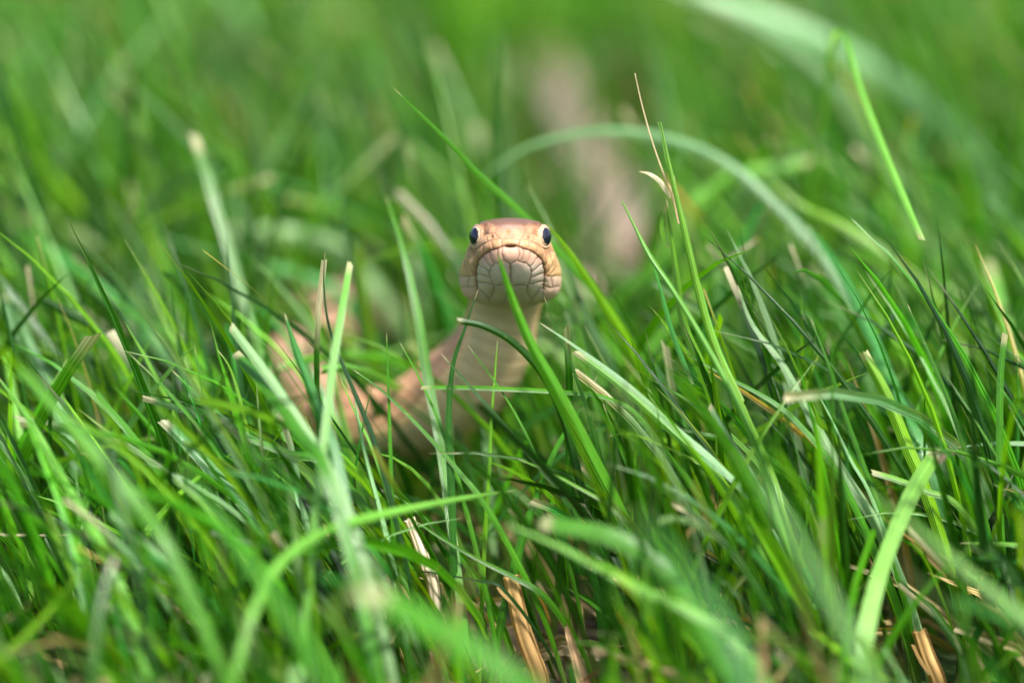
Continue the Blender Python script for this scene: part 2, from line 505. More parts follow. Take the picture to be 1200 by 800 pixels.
    cell = np.clip(1 - (np.abs(((Y / 2.0 + (np.round(np.arange(NR) / 15.0)[None] % 2) * .5) % 1) - .5) * 2) ** 3
                   - (np.abs(np.arange(NR)[None] / 15.0 - np.round(np.arange(NR)[None] / 15.0)) * 2) ** 3, 0, 1)
    disp += (0.14 * cell - 0.07) * rear
    face = face + N * disp[..., None]
    # eye sockets with a raised rim
    for sg in (1, -1):
        C = EYE_C * np.array([sg, 1, 1]); A = EYE_AX * np.array([sg, 1, 1])
        v = face - C
        r = np.linalg.norm(v, axis=-1); ang = np.degrees(np.arccos(np.clip((v @ A) / (r + 1e-9), -1, 1)))
        rt = np.interp(ang, [0, 44, 50, 54, 60, 66, 78], [1.55, 1.6, 1.84, 2.04, 2.12, 2.05, 2.1])
        w = (1 - smooth01((ang - 60) / 26)) * (r < 4.2)
        face = C + v * ((r * (1 - w) + rt * w) / (r + 1e-9))[..., None]
    HVW = HEAD_O + MM * (face[..., :1] * RT + face[..., 1:2] * FW + face[..., 2:] * UP)
    # --- pigment
    X, Y, Z = face[..., 0], face[..., 1], face[..., 2]; ax = np.abs(X)
    c = lambda r, g, b: np.array([r, g, b], float)
    def lay(col, w, rgb):
        return col * (1 - w[..., None]) + rgb * w[..., None]
    H = np.zeros(face.shape) + c(.37, .215, .120)                       # upper lips
    H = lay(H, smooth01((Z - 1.2 + 0.15 * np.sin(X * 4)) / 1.4), c(.26, .130, .062))
    H = lay(H, smooth01((Z - 2.75 + .12 * np.sin(X * 3.1)) / .6), c(.090, .040, .017))          # brown crown
    H = lay(H, np.exp(-(X ** 2 / 3.2 + (Z - 2.35) ** 2 / 1.1)) * (Y < 7) * .8, c(.36, .21, .165))  # lavender sheen of the snout plate, painted into the skin colour
    H = lay(H, np.exp(-((X + .25) ** 2 / .12 + (Z - 2.1) ** 2 / .2)) * (Y < 7) * .95, c(.34, .125, .045))
    H = lay(H, np.exp(-((ax - 3.0) ** 2 / .5 + (Z - 2.7) ** 2 / .5)) * (Y < 8) * .6, c(.44, .22, .12))
    H = lay(H, smooth01((ax - 5.3) / .8) * smooth01((-Z - .2) / .6) * .6, c(.55, .36, .19))
    H = H * (1 + .13 * np.sin(X * 6.1 + 2 * np.sin(Z * 4.3)) * np.sin(Z * 5.7 + Y * 2.1 + 2 * np.sin(X * 3.3)))[..., None]
    H = H * np.array([.90, .84, .74])
    # lower jaw
    lj = inside.astype(float)
    H = lay(H, lj, c(.46, .27, .19))
    H = lay(H, lj * smooth01((-Z - 1.9) / 1.2), c(.43, .34, .26))
    H = lay(H, lj * np.exp(-((ax - 1.5) ** 2 / 1.8 + (Z + 4.3) ** 2 / 2.0)) * .6, c(.38, .33, .27))
    H = lay(H, smooth01((-Z - 4.1) / .25) * (~inside) * smooth01((ax - 4.6) / .4), c(.42, .28, .20))
    H = lay(H, smooth01((-Z - 7.3) / .9), c(.36, .28, .17))
    # light centres and brown seams
    H = H * (1 + 0.10 * (puff * front)[..., None])
    seam = np.clip(np.exp(-(dj / 0.10) ** 2) * front, 0, 1) * (0.6 + .2 * np.sin(X * 5 + Z * 4))
    seam = seam * np.where((ax < 1.5) & (Z > 1.3), .25, 1)
    H = lay(H, np.clip(seam, 0, .85), c(.20, .11, .07))
    H = lay(H, np.clip(lip * front * .8, 0, 1), c(.15, .065, .045))
    H = lay(H, np.clip(notch * 1.3, 0, 1), c(.03, .006, .006))
    H = lay(H, nos * .8, c(.08, .03, .02))
    H = lay(H, (rear * (1 - cell)) * .4, c(.16, .085, .05))
    for sg in (1, -1):
        C = EYE_C * np.array([sg, 1, 1]); A = EYE_AX * np.array([sg, 1, 1])
        v = face - C
        ang = np.degrees(np.arccos(np.clip((v @ A) / (np.linalg.norm(v, axis=-1) + 1e-9), -1, 1)))
        nearE = np.linalg.norm(v, axis=-1) < 4.2
        H = lay(H, (ang < 47) * nearE * 1.0, c(.10, .05, .03))
        H = lay(H, np.exp(-((ang - 54) / 4.0) ** 2) * nearE * .8, c(.48, .32, .21))
        H = lay(H, np.exp(-((ang - 70) / 4.0) ** 2) * nearE * .75, c(.20, .10, .055))
    B = np.zeros(BV.shape) + c(.29, .175, .115)                        # back
    tha = np.abs(TH) + 0 * st[:, None]
    blotch = 0.5 + 0.5 * np.sin(st[:, None] / 5.2) * np.cos(tha * 2.2 + .4)
    B = lay(B, smooth01((blotch - .62) / .2) * (1 - belly_w) * .6 * smooth01((st[:, None] - 45) / 25), c(.11, .062, .045))
    B = lay(B, smooth01((tha - 1.15) / .5) * .6, c(.40, .25, .15))
    B = B * (1 + .35 * np.sin(st[:, None] / 1.9 + 3 * np.sin(tha * 3 + st[:, None] / 11)) * np.cos(tha * 5))[..., None].clip(.6, 1.4)
    B = lay(B, smooth01((tha - 1.70) / .25) * .9, c(.50, .385, .21))
    B = lay(B, (1 - belly_w) * (1 - dorsal) * .45 * amp, c(.15, .08, .05))
    B = lay(B, belly_w * (np.exp(-(bp / .10) ** 2) + np.exp(-((1 - bp) / .05) ** 2)) * .7 * amp, c(.17, .12, .065))
    nk = (1 - belly_w) * (1 - smooth01((st[:, None] - 45) / 30))
    B = B * (1 + nk[..., None] * np.array([.40, .25, .08]))
    fk = smooth01((st[:, None] - 110) / 40) * (1 - belly_w) * .7
    B = B * (1 - fk[..., None]) + np.array([.30, .225, .19]) * fk[..., None]
    kk = smooth01(st / 5)[:, None, None]
    B = H[-1][None] * (1 - kk) + B * kk
    V = np.vstack([HVW.reshape(-1, 3), BV.reshape(-1, 3)])
    Cc = np.vstack([H.reshape(-1, 3), B.reshape(-1, 3)])
    nst = n_h + len(st)
    i, j = np.meshgrid(np.arange(NR), np.arange(nst - 1))
    a = (j * NR + i).ravel(); b = (j * NR + (i + 1) % NR).ravel()
    F = np.stack([a, b, b + NR, a + NR], -1)
    me = mesh_np("snake_body", V, F, col=np.clip(Cc, 0.005, .9))
    root = bpy.data.objects.new("snake", None)
    scene.collection.objects.link(root)
    basep = at(552, 474, .446)
    root.location = (basep[0], basep[1], 0.012)
    root.empty_display_size = 0.01
    tag(root, "tan brown snake with black eyes and cream chin raising its head out of the grass", "snake")
    bodyo = link("body", me, snake_material(), root)
    bodyo.matrix_parent_inverse = Matrix.Translation(-root.location)
    em = eye_material()
    n1, n2 = 64, 48
    for sg in (-1, 1):
        A = EYE_AX * np.array([sg, 1, 1])
        q1 = np.cross(A, [0, 0, 1]); q1 /= np.linalg.norm(q1); q2 = np.cross(q1, A)
        ph = np.linspace(0, math.pi, n2)[:, None]; tt = np.linspace(0, 2 * math.pi, n1, endpoint=False)[None]
        rr = EYE_R * (1 - 0.0 * ph)
        loc = (np.cos(ph)[..., None] * A + np.sin(ph)[..., None] * (np.cos(tt)[..., None] * q1 + np.sin(tt)[..., None] * q2)) * EYE_R
        W = MM * (loc[..., :1] * RT + loc[..., 1:2] * FW + loc[..., 2:] * UP)
        d = np.degrees(ph) + 0 * tt
        col = np.zeros(W.shape) + c(.004, .005, .012)
        irs = smooth01((d - 40.5 + 1.0 * np.sin(tt * 9)) / 2.0)
        col = lay(col, irs, c(.36, .25, .15))
        col = lay(col, smooth01((d - 50) / 2), c(.12, .06, .03))
        i, j = np.meshgrid(np.arange(n1), np.arange(n2 - 1))
        a = (j * n1 + i).ravel(); b = (j * n1 + (i + 1) % n1).ravel()
        Fe = np.stack([a, b, b + n1, a + n1], -1)
        me = mesh_np("eye", W.reshape(-1, 3), Fe, col=col.reshape(-1, 3))
        e = link("eye", me, em, root)
        cw = HEAD_O + MM * (EYE_C[0] * sg * RT + EYE_C[1] * FW + EYE_C[2] * UP)
        e.location = Vector(cw) - root.location
        e["label"] = "round black eye with a thin pale rim"


build_snake()

# ------------------------------------------------------------------ grass pigments (linear reflectance)
PIG = {
    'mid':   (.045, .180, .003), 'lime': (.105, .260, .004), 'deep': (.017, .085, .002), 'dark': (.008, .048, .003),
    'blue':  (.036, .190, .026), 'pale': (.120, .310, .035), 'pale_sheen': (.180, .330, .140),  # last tone here: bluish-white sky sheen painted in as leaf colour
    'straw': (.46, .33, .15), 'orange': (.56, .34, .12), 'cream': (.60, .52, .36), 'pink': (.55, .33, .26),
}


def blade_mesh(name, pts, width, tip='sharp', pig='mid', roll=0.0, fold=0.22, segs=None, dry=None, extend=True, taper_base=True, curl=0.0, across=8):
    """One leaf blade. pts: world points tip -> base. Folded along a midrib, ribs across, mown or pointed tip."""
    pts = np.array(pts, float)
    if extend:
        z = pts[-1, 2] - float(ground_z(pts[-1, 0], pts[-1, 1]))
        if z > 0.002:
            t = pts[-1] - pts[-2]; t /= np.linalg.norm(t)
            h = t * np.array([1, 1, 0])
            k = min(0.9, 0.55 + abs(t[2]) * .2)
            e = pts[-1] + h * z * k; e[2] = float(ground_z(e[0], e[1])) - 0.001
            midp = pts[-1] * .5 + e * .5 + h * z * .08
            pts = np.vstack([pts, midp, e])
    if segs is None: segs = max(24, 9 * len(pts))
    C = spline(pts, segs)
    T = np.gradient(C, axis=0); T /= np.linalg.norm(T, axis=1)[:, None] + 1e-12
    view = C - CAM; view /= np.linalg.norm(view, axis=1)[:, None]
    W = np.cross(T, view); W /= np.linalg.norm(W, axis=1)[:, None] + 1e-9
    Nn = np.cross(W, T)
    arc = np.concatenate([[0], np.cumsum(np.linalg.norm(np.diff(C, axis=0), axis=1))]); L = arc[-1]
    tt = arc / L
    ang = roll + curl * tt + 0.12 * np.sin(tt * 7 + width * 900)
    ca, sa = np.cos(ang)[:, None], np.sin(ang)[:, None]
    Wd = W * ca + Nn * sa; Nd = -W * sa + Nn * ca
    if tip == 'sharp':
        prof = np.minimum(1, (arc / min(L * .55, .028)) ** .62) * .97 + .03
    elif tip == 'awn':
        prof = np.minimum(1, .18 + .82 * smooth01((tt - .25) / .5))
    else:
        prof = np.minimum(1, .82 + arc / .01 * .18)
    prof *= 1 + .05 * np.sin(tt * 11 + width * 3000)
    if taper_base: prof *= 1 - .35 * smooth01((tt - .7) / .3)
    a = np.linspace(-1, 1, across + 1)
    ww = width * MM * (.44 if width < 3 else .5)
    rr = np.random.default_rng(int(abs(pts[0, 0]) * 1e6) % 99991)
    V = []
    for k in range(segs):
        off = a * ww * prof[k]
        lift = (np.abs(a) ** 1.05) * ww * prof[k] * fold * 2 + np.where(np.arange(across + 1) % 2 == 0, 0, 0.03) * ww
        edge = C[k] + off[:, None] * Wd[k] + lift[:, None] * Nd[k]
        if tip == 'cut' and k == 0:
            edge = edge - T[k] * (rr.uniform(-.25, .35, across + 1) * ww + a * ww * rr.uniform(-.7, .7))[:, None]
        V.append(edge)
    V = np.array(V)
    uv = np.stack([np.repeat((a[None] + 1) / 2, segs, 0), np.repeat(tt[:, None] * L / .06, across + 1, 1) + pts[0, 0] * 50], -1)
    base = np.array(PIG[pig]); base = base * (1 + rr.uniform(-.1, .1)) * np.array([1 + rr.uniform(-.12, .12), 1, 1])
    col = np.zeros(V.shape) + base
    col *= (1 + 0.16 * np.sin(tt * 5 + width * 700))[:, None, None]
    # paler midrib and base sheath
    rib = np.exp(-(a / .16) ** 2)[None, :, None]
    col = col * (1 - .30 * rib) + np.minimum(base * 1.9 + .02, .6) * .30 * rib
    sh = (smooth01((tt - .82) / .18) * .5)[:, None, None]
    col = col * (1 - sh) + np.array([.26, .30, .10]) * sh
    dl = {'cut': .0016, 'sharp': .0016, 'awn': .003}[tip] if dry is None else dry
    if dl > 0:
        dw = (1 - smooth01((arc - dl * .4) / (dl * .8)))[:, None, None] * np.clip(.75 + .3 * rr.uniform(-1, 1, (1, across + 1, 1)), 0, 1)
        col = col * (1 - dw) + np.array([.40, .36, .20]) * dw
    n = across + 1
    i, j = np.meshgrid(np.arange(across), np.arange(segs - 1))
    q = (j * n + i).ravel()
    F = np.stack([q, q + 1, q + n + 1, q + n], -1)
    org = V[-1].mean(0)
    me = mesh_np(name, V.reshape(-1, 3) - org, F, uv=uv.reshape(-1, 2), col=col.reshape(-1, 3))
    return me, org


def line(seq, d0, d1):
    n = len(seq)
    return [at(x, y, d0 + (d1 - d0) * i / (n - 1)) for i, (x, y) in enumerate(seq)]


GB = "grass blades growing around the snake"
#  label, points tip -> base, distance at tip and base, width mm, tip, pigment, roll, extra
BLADES = [
 ("broad green blade rising straight in front of the snake's mouth and chin", [(583,296),(597,340),(620,398),(654,460),(692,532),(742,632)], .4065,.400, 2.65,'sharp','mid',.15,dict(fold=.35)),
 ("long thin blade with a yellow-flecked tip pointing up left above the snake's head", [(461,103),(518,158),(560,202),(612,250),(672,312),(716,366),(760,440)], .428,.455, 1.4,'sharp','mid',.5,{}),
 ("pale blue-green blade bent in a low arch behind the snake's head", [(560,210),(620,172),(700,154),(780,162),(850,190),(910,240),(965,300),(1010,375),(1050,455),(1100,540)], .480,.462, 1.7,'sharp','pale_sheen',.2,{}),
 ("blade folded over at the top and hanging down with a pale blunt end", [(1080,280),(1044,196),(1010,110),(989,45),(976,52),(965,140),(940,260),(915,360)], .436,.500, 1.15,'cut','pale',.1,dict(dry=.0018)),
 ("dark thin blade with a hooked point in front of the brown coil on the left", [(381,294),(380,338),(388,390),(412,450),(440,520),(462,600)], .413,.405, 1.0,'sharp','dark',.5,{}),
 ("upright pale blade with a clipped whitish top beside the dark hooked blade", [(411,308),(402,360),(391,425),(382,500),(372,580)], .402,.395, 1.35,'cut','pale',.2,dict(dry=.0022)),
 ("silvery blade with a frayed clipped end leaning left below the brown coil", [(270,382),(308,432),(352,494),(392,560),(425,650)], .401,.392, 1.5,'cut','pale_sheen',.1,dict(dry=.001)),
 ("green blade hugging the underside of the silvery frayed blade", [(276,412),(312,452),(352,508),(385,560)], .406,.392, 1.9,'cut','mid',.3,{}),
 ("broad blue-green blade standing before the left brown coil of the snake", [(333,366),(346,410),(366,462),(386,520),(402,600),(420,700)], .408,.395, 2.5,'sharp','blue',-.3,dict(fold=.4)),
 ("narrow folded blue-green blade with a pale edge, left of the thin upright blade", [(414,458),(421,505),(432,555),(446,610),(462,690)], .414,.405, 1.5,'sharp','pale_sheen',-.5,dict(fold=.5)),
 ("thin upright needle-like blade between the brown coil and the snake's neck", [(453,389),(455,440),(457,500),(459,560),(462,640)], .417,.412, .9,'sharp','mid',.3,{}),
 ("thin blade leaning left with a pale point below the snake's body", [(413,432),(446,456),(486,494),(532,545),(575,600)], .415,.412, 1.1,'sharp','mid',.4,{}),
 ("tall blade rising past the snake's neck with a blurred top", [(452,228),(472,292),(490,372),(501,440),(516,520),(527,600),(542,720)], .446,.408, 1.7,'sharp','mid',.1,{}),
 ("dark stem-like blade touching the corner of the snake's jaw", [(561,338),(545,385),(531,430),(526,498),(529,570),(532,650)], .417,.412, 1.3,'sharp','deep',.3,{}),
 ("short dark green blade curving across the snake's throat with a pale cut end", [(537,377),(566,383),(600,402),(632,436),(655,480),(672,540)], .409,.413, 1.7,'cut','deep',-.6,dict(dry=.0008)),
 ("narrow dark blade leaning across the snake's cream belly", [(516,413),(546,447),(588,494),(630,543),(668,592)], .412,.410, 1.2,'sharp','deep',.3,dict(dry=.002)),
 ("thin blade lying almost level across the snake's lower neck", [(494,454),(545,454),(600,456),(655,459),(710,466),(760,500)], .414,.425, .8,'cut','mid',.3,{}),
 ("wiry blade with a pale tip starting just right of the snake's throat", [(631,377),(672,404),(735,450),(796,505),(842,545),(900,610)], .413,.400, 1.2,'sharp','pale_sheen',.3,dict(dry=.0022)),
 ("shorter clipped blade running under the wiry pale-tipped blade", [(674,412),(715,442),(766,486),(812,530),(860,590)], .416,.405, 1.3,'cut','pale',-.2,dict(dry=.0022)),
 ("short dark blade touching the snake's jaw on the side of the wiry blade", [(637,346),(649,378),(664,412),(680,455),(694,500)], .416,.420, .9,'sharp','deep',.2,{}),
 ("small upright blade with a pale point right of the broad central blade", [(706,471),(722,512),(738,552),(757,600),(775,650)], .415,.412, 1.1,'sharp','mid',.2,{}),
 ("forked thin blade lying low to the right of the broad central blade", [(712,511),(738,508),(772,520),(815,540),(850,565)], .412,.410, .9,'sharp','lime',.2,{}),
 ("thin blade crossing low over the foot of the broad central blade", [(606,537),(642,552),(680,572),(712,592),(760,640)], .403,.400, 1.0,'sharp','pale',.2,{}),
 ("green blade slanting down left behind the foot of the broad central blade", [(700,440),(676,485),(650,530),(630,580),(610,640)], .428,.418, 1.5,'sharp','mid',.2,{}),
 ("bright blade curving down right from behind the snake's head", [(640,262),(668,296),(700,344),(735,402),(760,470)], .442,.446, 2.2,'sharp','lime',.1,{}),
 ("wide dark green blade just right of the snake's cheek", [(655,288),(672,330),(692,380),(716,430),(740,500)], .450,.446, 2.6,'sharp','deep',.3,{}),
 ("large pale clipped blade with frayed hairs at its end, leaning right", [(1097,530),(1072,572),(1047,630),(1026,692),(1010,770)], .406,.392, 2.7,'cut','pale',.1,dict(dry=.0012, fold=.12)),
 ("two-toned blade with a square clipped top behind the large frayed blade", [(1012,413),(1040,465),(1064,522),(1088,580)], .428,.420, 2.1,'cut','lime',.1,dict(dry=.0015, fold=.45)),
 ("slim pointed green blade left of the square clipped blade", [(950,372),(972,430),(992,490),(1012,545),(1035,610)], .421,.418, 1.1,'sharp','mid',.2,{}),
 ("slim blade arching down from a fine point above the large frayed blade", [(1063,355),(1088,412),(1112,470),(1135,540),(1155,610)], .424,.418, 1.1,'sharp','mid',.3,{}),
 ("straight upright blade close to the right edge with a pale kinked top", [(1178,391),(1173,440),(1172,510),(1172,580),(1176,660)], .422,.418, 1.2,'cut','mid',.2,dict(dry=.0018)),
 ("dry whitish strip of blade between the slim pointed blades on the right", [(956,456),(976,494),(998,540),(1022,584)], .416,.412, .8,'sharp','pale_sheen',.3,{}),
 ("long waxy blade with a bent grey tip right of the seed stalk", [(864,333),(882,380),(918,428),(952,490),(990,556),(1030,620)], .436,.422, 1.8,'sharp','pale_sheen',.2,{}),
 ("upper of the two broad blurred blades arching over the top right", [(780,-15),(870,10),(960,48),(1040,92),(1110,145),(1165,215),(1210,300)], .56,.57, 4.4,'sharp','pale_sheen',.1,dict(fold=.1)),
 ("lower of the two broad blurred blades arching over the top right", [(790,-10),(860,20),(925,62),(975,105),(1010,150),(1060,240),(1110,330)], .505,.51, 3.2,'sharp','pale_sheen',-.2,dict(fold=.1)),
 ("blurred upright blade with a pale top standing far left of the snake", [(228,158),(246,215),(268,290),(292,370),(312,430),(330,500)], .472,.452, 1.9,'cut','mid',.1,dict(dry=.004)),
 ("dark blurred upright blade between the pale topped blade and the snake's head", [(405,205),(404,250),(410,300),(420,360)], .470,.470, 1.3,'sharp','dark',.1,{}),
 ("sharp-edged pale green blade leaning in from the left edge", [(-5,438),(35,490),(68,548),(98,602),(135,670)], .404,.395, 1.9,'sharp','pale',.3,dict(fold=.4)),
 ("thin blade with a split yellow tip leaning left over the lower left tangle", [(201,433),(238,468),(286,508),(335,530),(392,552)], .413,.408, 1.6,'sharp','mid',.3,{}),
 ("short clipped twig-like blade poking left below the split tipped blade", [(167,466),(196,474),(235,486),(280,508)], .412,.408, 1.2,'cut','deep',.2,dict(dry=.0022)),
 ("blue-green clipped blade slanting down right below the twig-like one", [(191,492),(222,522),(262,565),(305,610),(345,660)], .409,.400, 2.1,'cut','blue',.2,dict(dry=.002)),
 ("slender upright blade standing in the lower left tangle", [(228,405),(234,440),(244,500),(256,560),(270,640)], .416,.408, 1.0,'sharp','mid',.2,{}),
 ("bright bent blade with a hooked brown tip in the lower left tangle", [(254,408),(270,432),(284,478),(296,540),(308,620)], .420,.410, 1.2,'sharp','lime',.2,{}),
 ("dark broad out-of-focus blade standing near the left edge", [(118,482),(132,540),(150,610),(168,690),(182,790)], .380,.365, 2.4,'sharp','dark',1.2,{}),
 ("wide blurred blue-green blade slanting over the lower left corner", [(212,540),(262,612),(318,690),(368,765),(410,840)], .362,.340, 2.3,'sharp','mid',.7,{}),
 ("blurred grey-green blade lying level over the lower middle", [(605,574),(540,584),(460,600),(390,620),(330,660),(290,740)], .404,.372, 1.4,'sharp','pale',.2,{}),
 ("narrow green blade slanting below the level grey-green blade", [(482,607),(520,632),(560,655),(602,676),(640,700)], .409,.412, 1.1,'sharp','mid',.2,{}),
 ("thin dark blade lying level above the broken straw", [(465,665),(515,672),(560,680),(590,690)], .410,.409, .6,'sharp','dark',.2,{}),
 ("big blurred green blade with a pale chewed end at the bottom middle", [(425,690),(480,716),(540,748),(600,790),(650,840)], .345,.335, 3.0,'cut','mid',.6,dict(dry=.004, fold=.1)),
 ("big blurred blue-green blade filling the lower right of the middle", [(748,600),(790,650),(835,712),(870,780),(890,850)], .335,.320, 2.6,'sharp','blue',.6,dict(fold=.1)),
 ("long blurred green blade crossing in front of the right hand stems", [(868,525),(915,600),(965,680),(1010,760),(1040,840)], .350,.335, 2.4,'sharp','mid',.7,{}),
 ("blurred pale green blade running to the lower right corner", [(1015,575),(1080,622),(1145,678),(1215,735),(1260,790)], .375,.360, 1.8,'sharp','pale',.2,{}),
 ("long blurred pale blade running low to the right of the broken straw", [(590,612),(660,642),(735,682),(810,716),(880,770)], .388,.380, 1.5,'sharp','pale',.2,{}),
 ("short wide translucent blade lying level above the long pale blade", [(636,612),(672,618),(715,628),(760,652),(800,700)], .388,.385, 2.9,'cut','mid',.0,dict(fold=.05)),
 ("upper of two blades lying level at the right edge below the frayed blade", [(1125,636),(1160,636),(1200,640),(1240,655)], .400,.400, 1.6,'sharp','pale',.2,{}),
 ("lower of two blades lying level at the right edge below the frayed blade", [(1115,652),(1155,655),(1200,662),(1250,680)], .398,.396, 1.8,'sharp','blue',.0,{}),
 ("whitish blade lying level at the right edge above the frayed blade", [(1120,524),(1160,520),(1205,520),(1250,530)], .432,.432, 1.5,'sharp','pale_sheen',.1,{}),
 ("white dry strand lying level at the left edge", [(104,625),(60,627),(10,627),(-40,630)], .405,.402, .7,'sharp','cream',.1,{}),
 ("pale blurred blade with a clipped tan end behind the arch of the bent blade", [(952,190),(915,198),(870,203),(830,225),(800,262)], .500,.500, 2.3,'cut','pale',.1,dict(dry=.0022)),
 ("upper of two pale blurred blades lying level left of the snake's head", [(268,272),(320,272),(375,282),(420,310)], .520,.520, 3.0,'cut','pale_sheen',.1,{}),
 ("lower of two pale blurred blades lying level left of the snake's head", [(188,278),(240,292),(300,308),(360,325),(410,360)], .500,.500, 2.2,'sharp','blue',.1,{}),
 ("pale bent blade tip just above the snake's right brow", [(618,216),(630,238),(642,262),(655,300)], .446,.448, 1.1,'sharp','pale_sheen',.1,{}),
 ("lime green sheath behind the forked seed stalk", [(781,232),(786,270),(793,320),(802,380),(830,450)], .424,.424, 1.9,'sharp','lime',.2,{}),
 ("green blade crossing in front of the seed stalks to the lower right", [(800,412),(850,440),(905,470),(940,500),(985,560)], .424,.415, 1.2,'sharp','mid',.3,{}),
 ("stout green blade leaning left with a tan end behind the seed stalks", [(900,205),(940,240),(985,262),(1040,300),(1110,370)], .475,.468, 2.2,'sharp','lime',.1,{}),
 ("wide grey-green blade sweeping down behind the square clipped blade", [(945,262),(985,318),(1020,390),(1050,460),(1085,540)], .455,.440, 2.4,'sharp','blue',.1,{}),
 ("white-ribbed blade rising left of the slim pointed blades", [(832,475),(852,510),(880,555),(905,600),(930,660)], .408,.402, 1.1,'cut','pale_sheen',.3,dict(dry=.001)),
 ("slanting green blade below the white-ribbed blade", [(801,520),(835,545),(872,575),(915,620)], .404,.400, 1.7,'sharp','blue',.3,{}),
 ("drooping pale green blade crossing behind the large frayed blade", [(1022,553),(1052,562),(1085,575),(1130,600)], .415,.415, 1.1,'cut','pale',.2,{}),
 ("bright blurred blade rising from the bottom left corner to the upper right", [(130,632),(95,672),(50,725),(0,775),(-40,820)], .385,.380, 1.5,'sharp','lime',.2,{}),
 ("stem blade with a torn dry tip in the lower left tangle", [(326,482),(340,520),(350,570),(362,630)], .412,.408, 1.1,'cut','pale_sheen',.1,dict(dry=.006)),
 ("thin lime blade lying level just right of the torn dry tip", [(284,541),(320,537),(365,538),(400,532)], .411,.413, .8,'sharp','lime',.2,{}),
 ("wide blurred blade leaning left from the upper edge of the lower left tangle", [(-10,395),(45,455),(100,515),(160,585),(210,660)], .385,.372, 2.3,'sharp','mid',.6,{}),
 ("blurred grey blade with a white shine at the left edge", [(5,345),(22,385),(45,430),(70,480)], .455,.445, 2.6,'cut','pale_sheen',.1,{}),
 ("dark blurred blade sweeping down right across the left side", [(10,262),(70,300),(130,345),(185,395),(240,470)], .485,.470, 3.0,'sharp','blue',.3,{}),
 ("blurred clipped blade with a round pale end above the grey shining blade, left edge", [(22,255),(40,300),(66,350),(96,410)], .500,.480, 2.4,'cut','pale',.1,dict(dry=.0035)),
 ("blurred clipped blade with a tan end just above the dark blade sweeping across the left", [(146,214),(162,250),(186,300),(214,360)], .510,.490, 2.4,'cut','lime',.1,dict(dry=.0035)),
 ("blurred clipped blade with a pinkish dry end just above the lower left tangle", [(120,412),(142,440),(170,480),(205,530)], .470,.455, 2.0,'cut','pale',.1,dict(dry=.0035)),
 ("blurred clipped blade with a cream dry end left of the slender upright blade", [(178,462),(196,490),(220,525),(250,570)], .450,.438, 2.0,'cut','mid',.1,dict(dry=.004)),
 ("blurred clipped blade with a large cream end near the right edge", [(1158,305),(1168,345),(1182,395),(1204,450)], .480,.466, 2.4,'cut','pale',.1,dict(dry=.005)),
 ("blurred clipped blade with a cream end under the pale blade behind the arch", [(952,310),(970,345),(992,390),(1015,440)], .470,.458, 2.0,'cut','mid',.1,dict(dry=.004)),
 ("blurred foreground blade with a round cream end in the lower left corner", [(138,655),(126,690),(118,735),(112,800)], .375,.368, 2.0,'cut','deep',.9,dict(dry=.0022)),
 ("hair-thin green blade crossing the snake's neck from upper left to lower right", [(548,404),(572,436),(598,474),(622,520),(640,570)], .421,.418, .7,'sharp','mid',.3,{}),
 ("thin lime blade standing straight up before the widest part of the snake's neck", [(583,398),(580,440),(576,490),(574,545),(570,610)], .430,.420, .8,'sharp','lime',.2,{}),
 ("thin green blade leaning left over the bend where the snake's neck meets its body", [(468,400),(488,436),(508,478),(526,525),(545,590)], .424,.416, .9,'sharp','mid',.3,{}),
 ("slender blade with a pale tip rising between the coil and the bend of the body", [(398,440),(415,480),(436,524),(452,570),(470,630)], .424,.418, .9,'sharp','pale',.3,{}),
 ("bright blade sloping down right between the dark blade and the coil", [(165,312),(190,368),(220,430),(255,500)], .458,.446, 1.8,'sharp','lime',.2,{}),
]
def settle(d):
    k = d - .4205
    return .4205 + k * .4 if abs(k) < .023 else d


for (label, seq, d0, d1, w, tip, pig, roll, kw) in BLADES:
    if seq[0] == (583, 296): d1 = .416
    else: d0, d1 = settle(d0), settle(d1)
    me, org = blade_mesh("grass_blade", line(seq, d0, d1), w, tip, pig, roll, **kw)
    o = link("grass_blade", me, M_BLADE)
    o.location = org
    tag(o, label, "grass blade", GB)


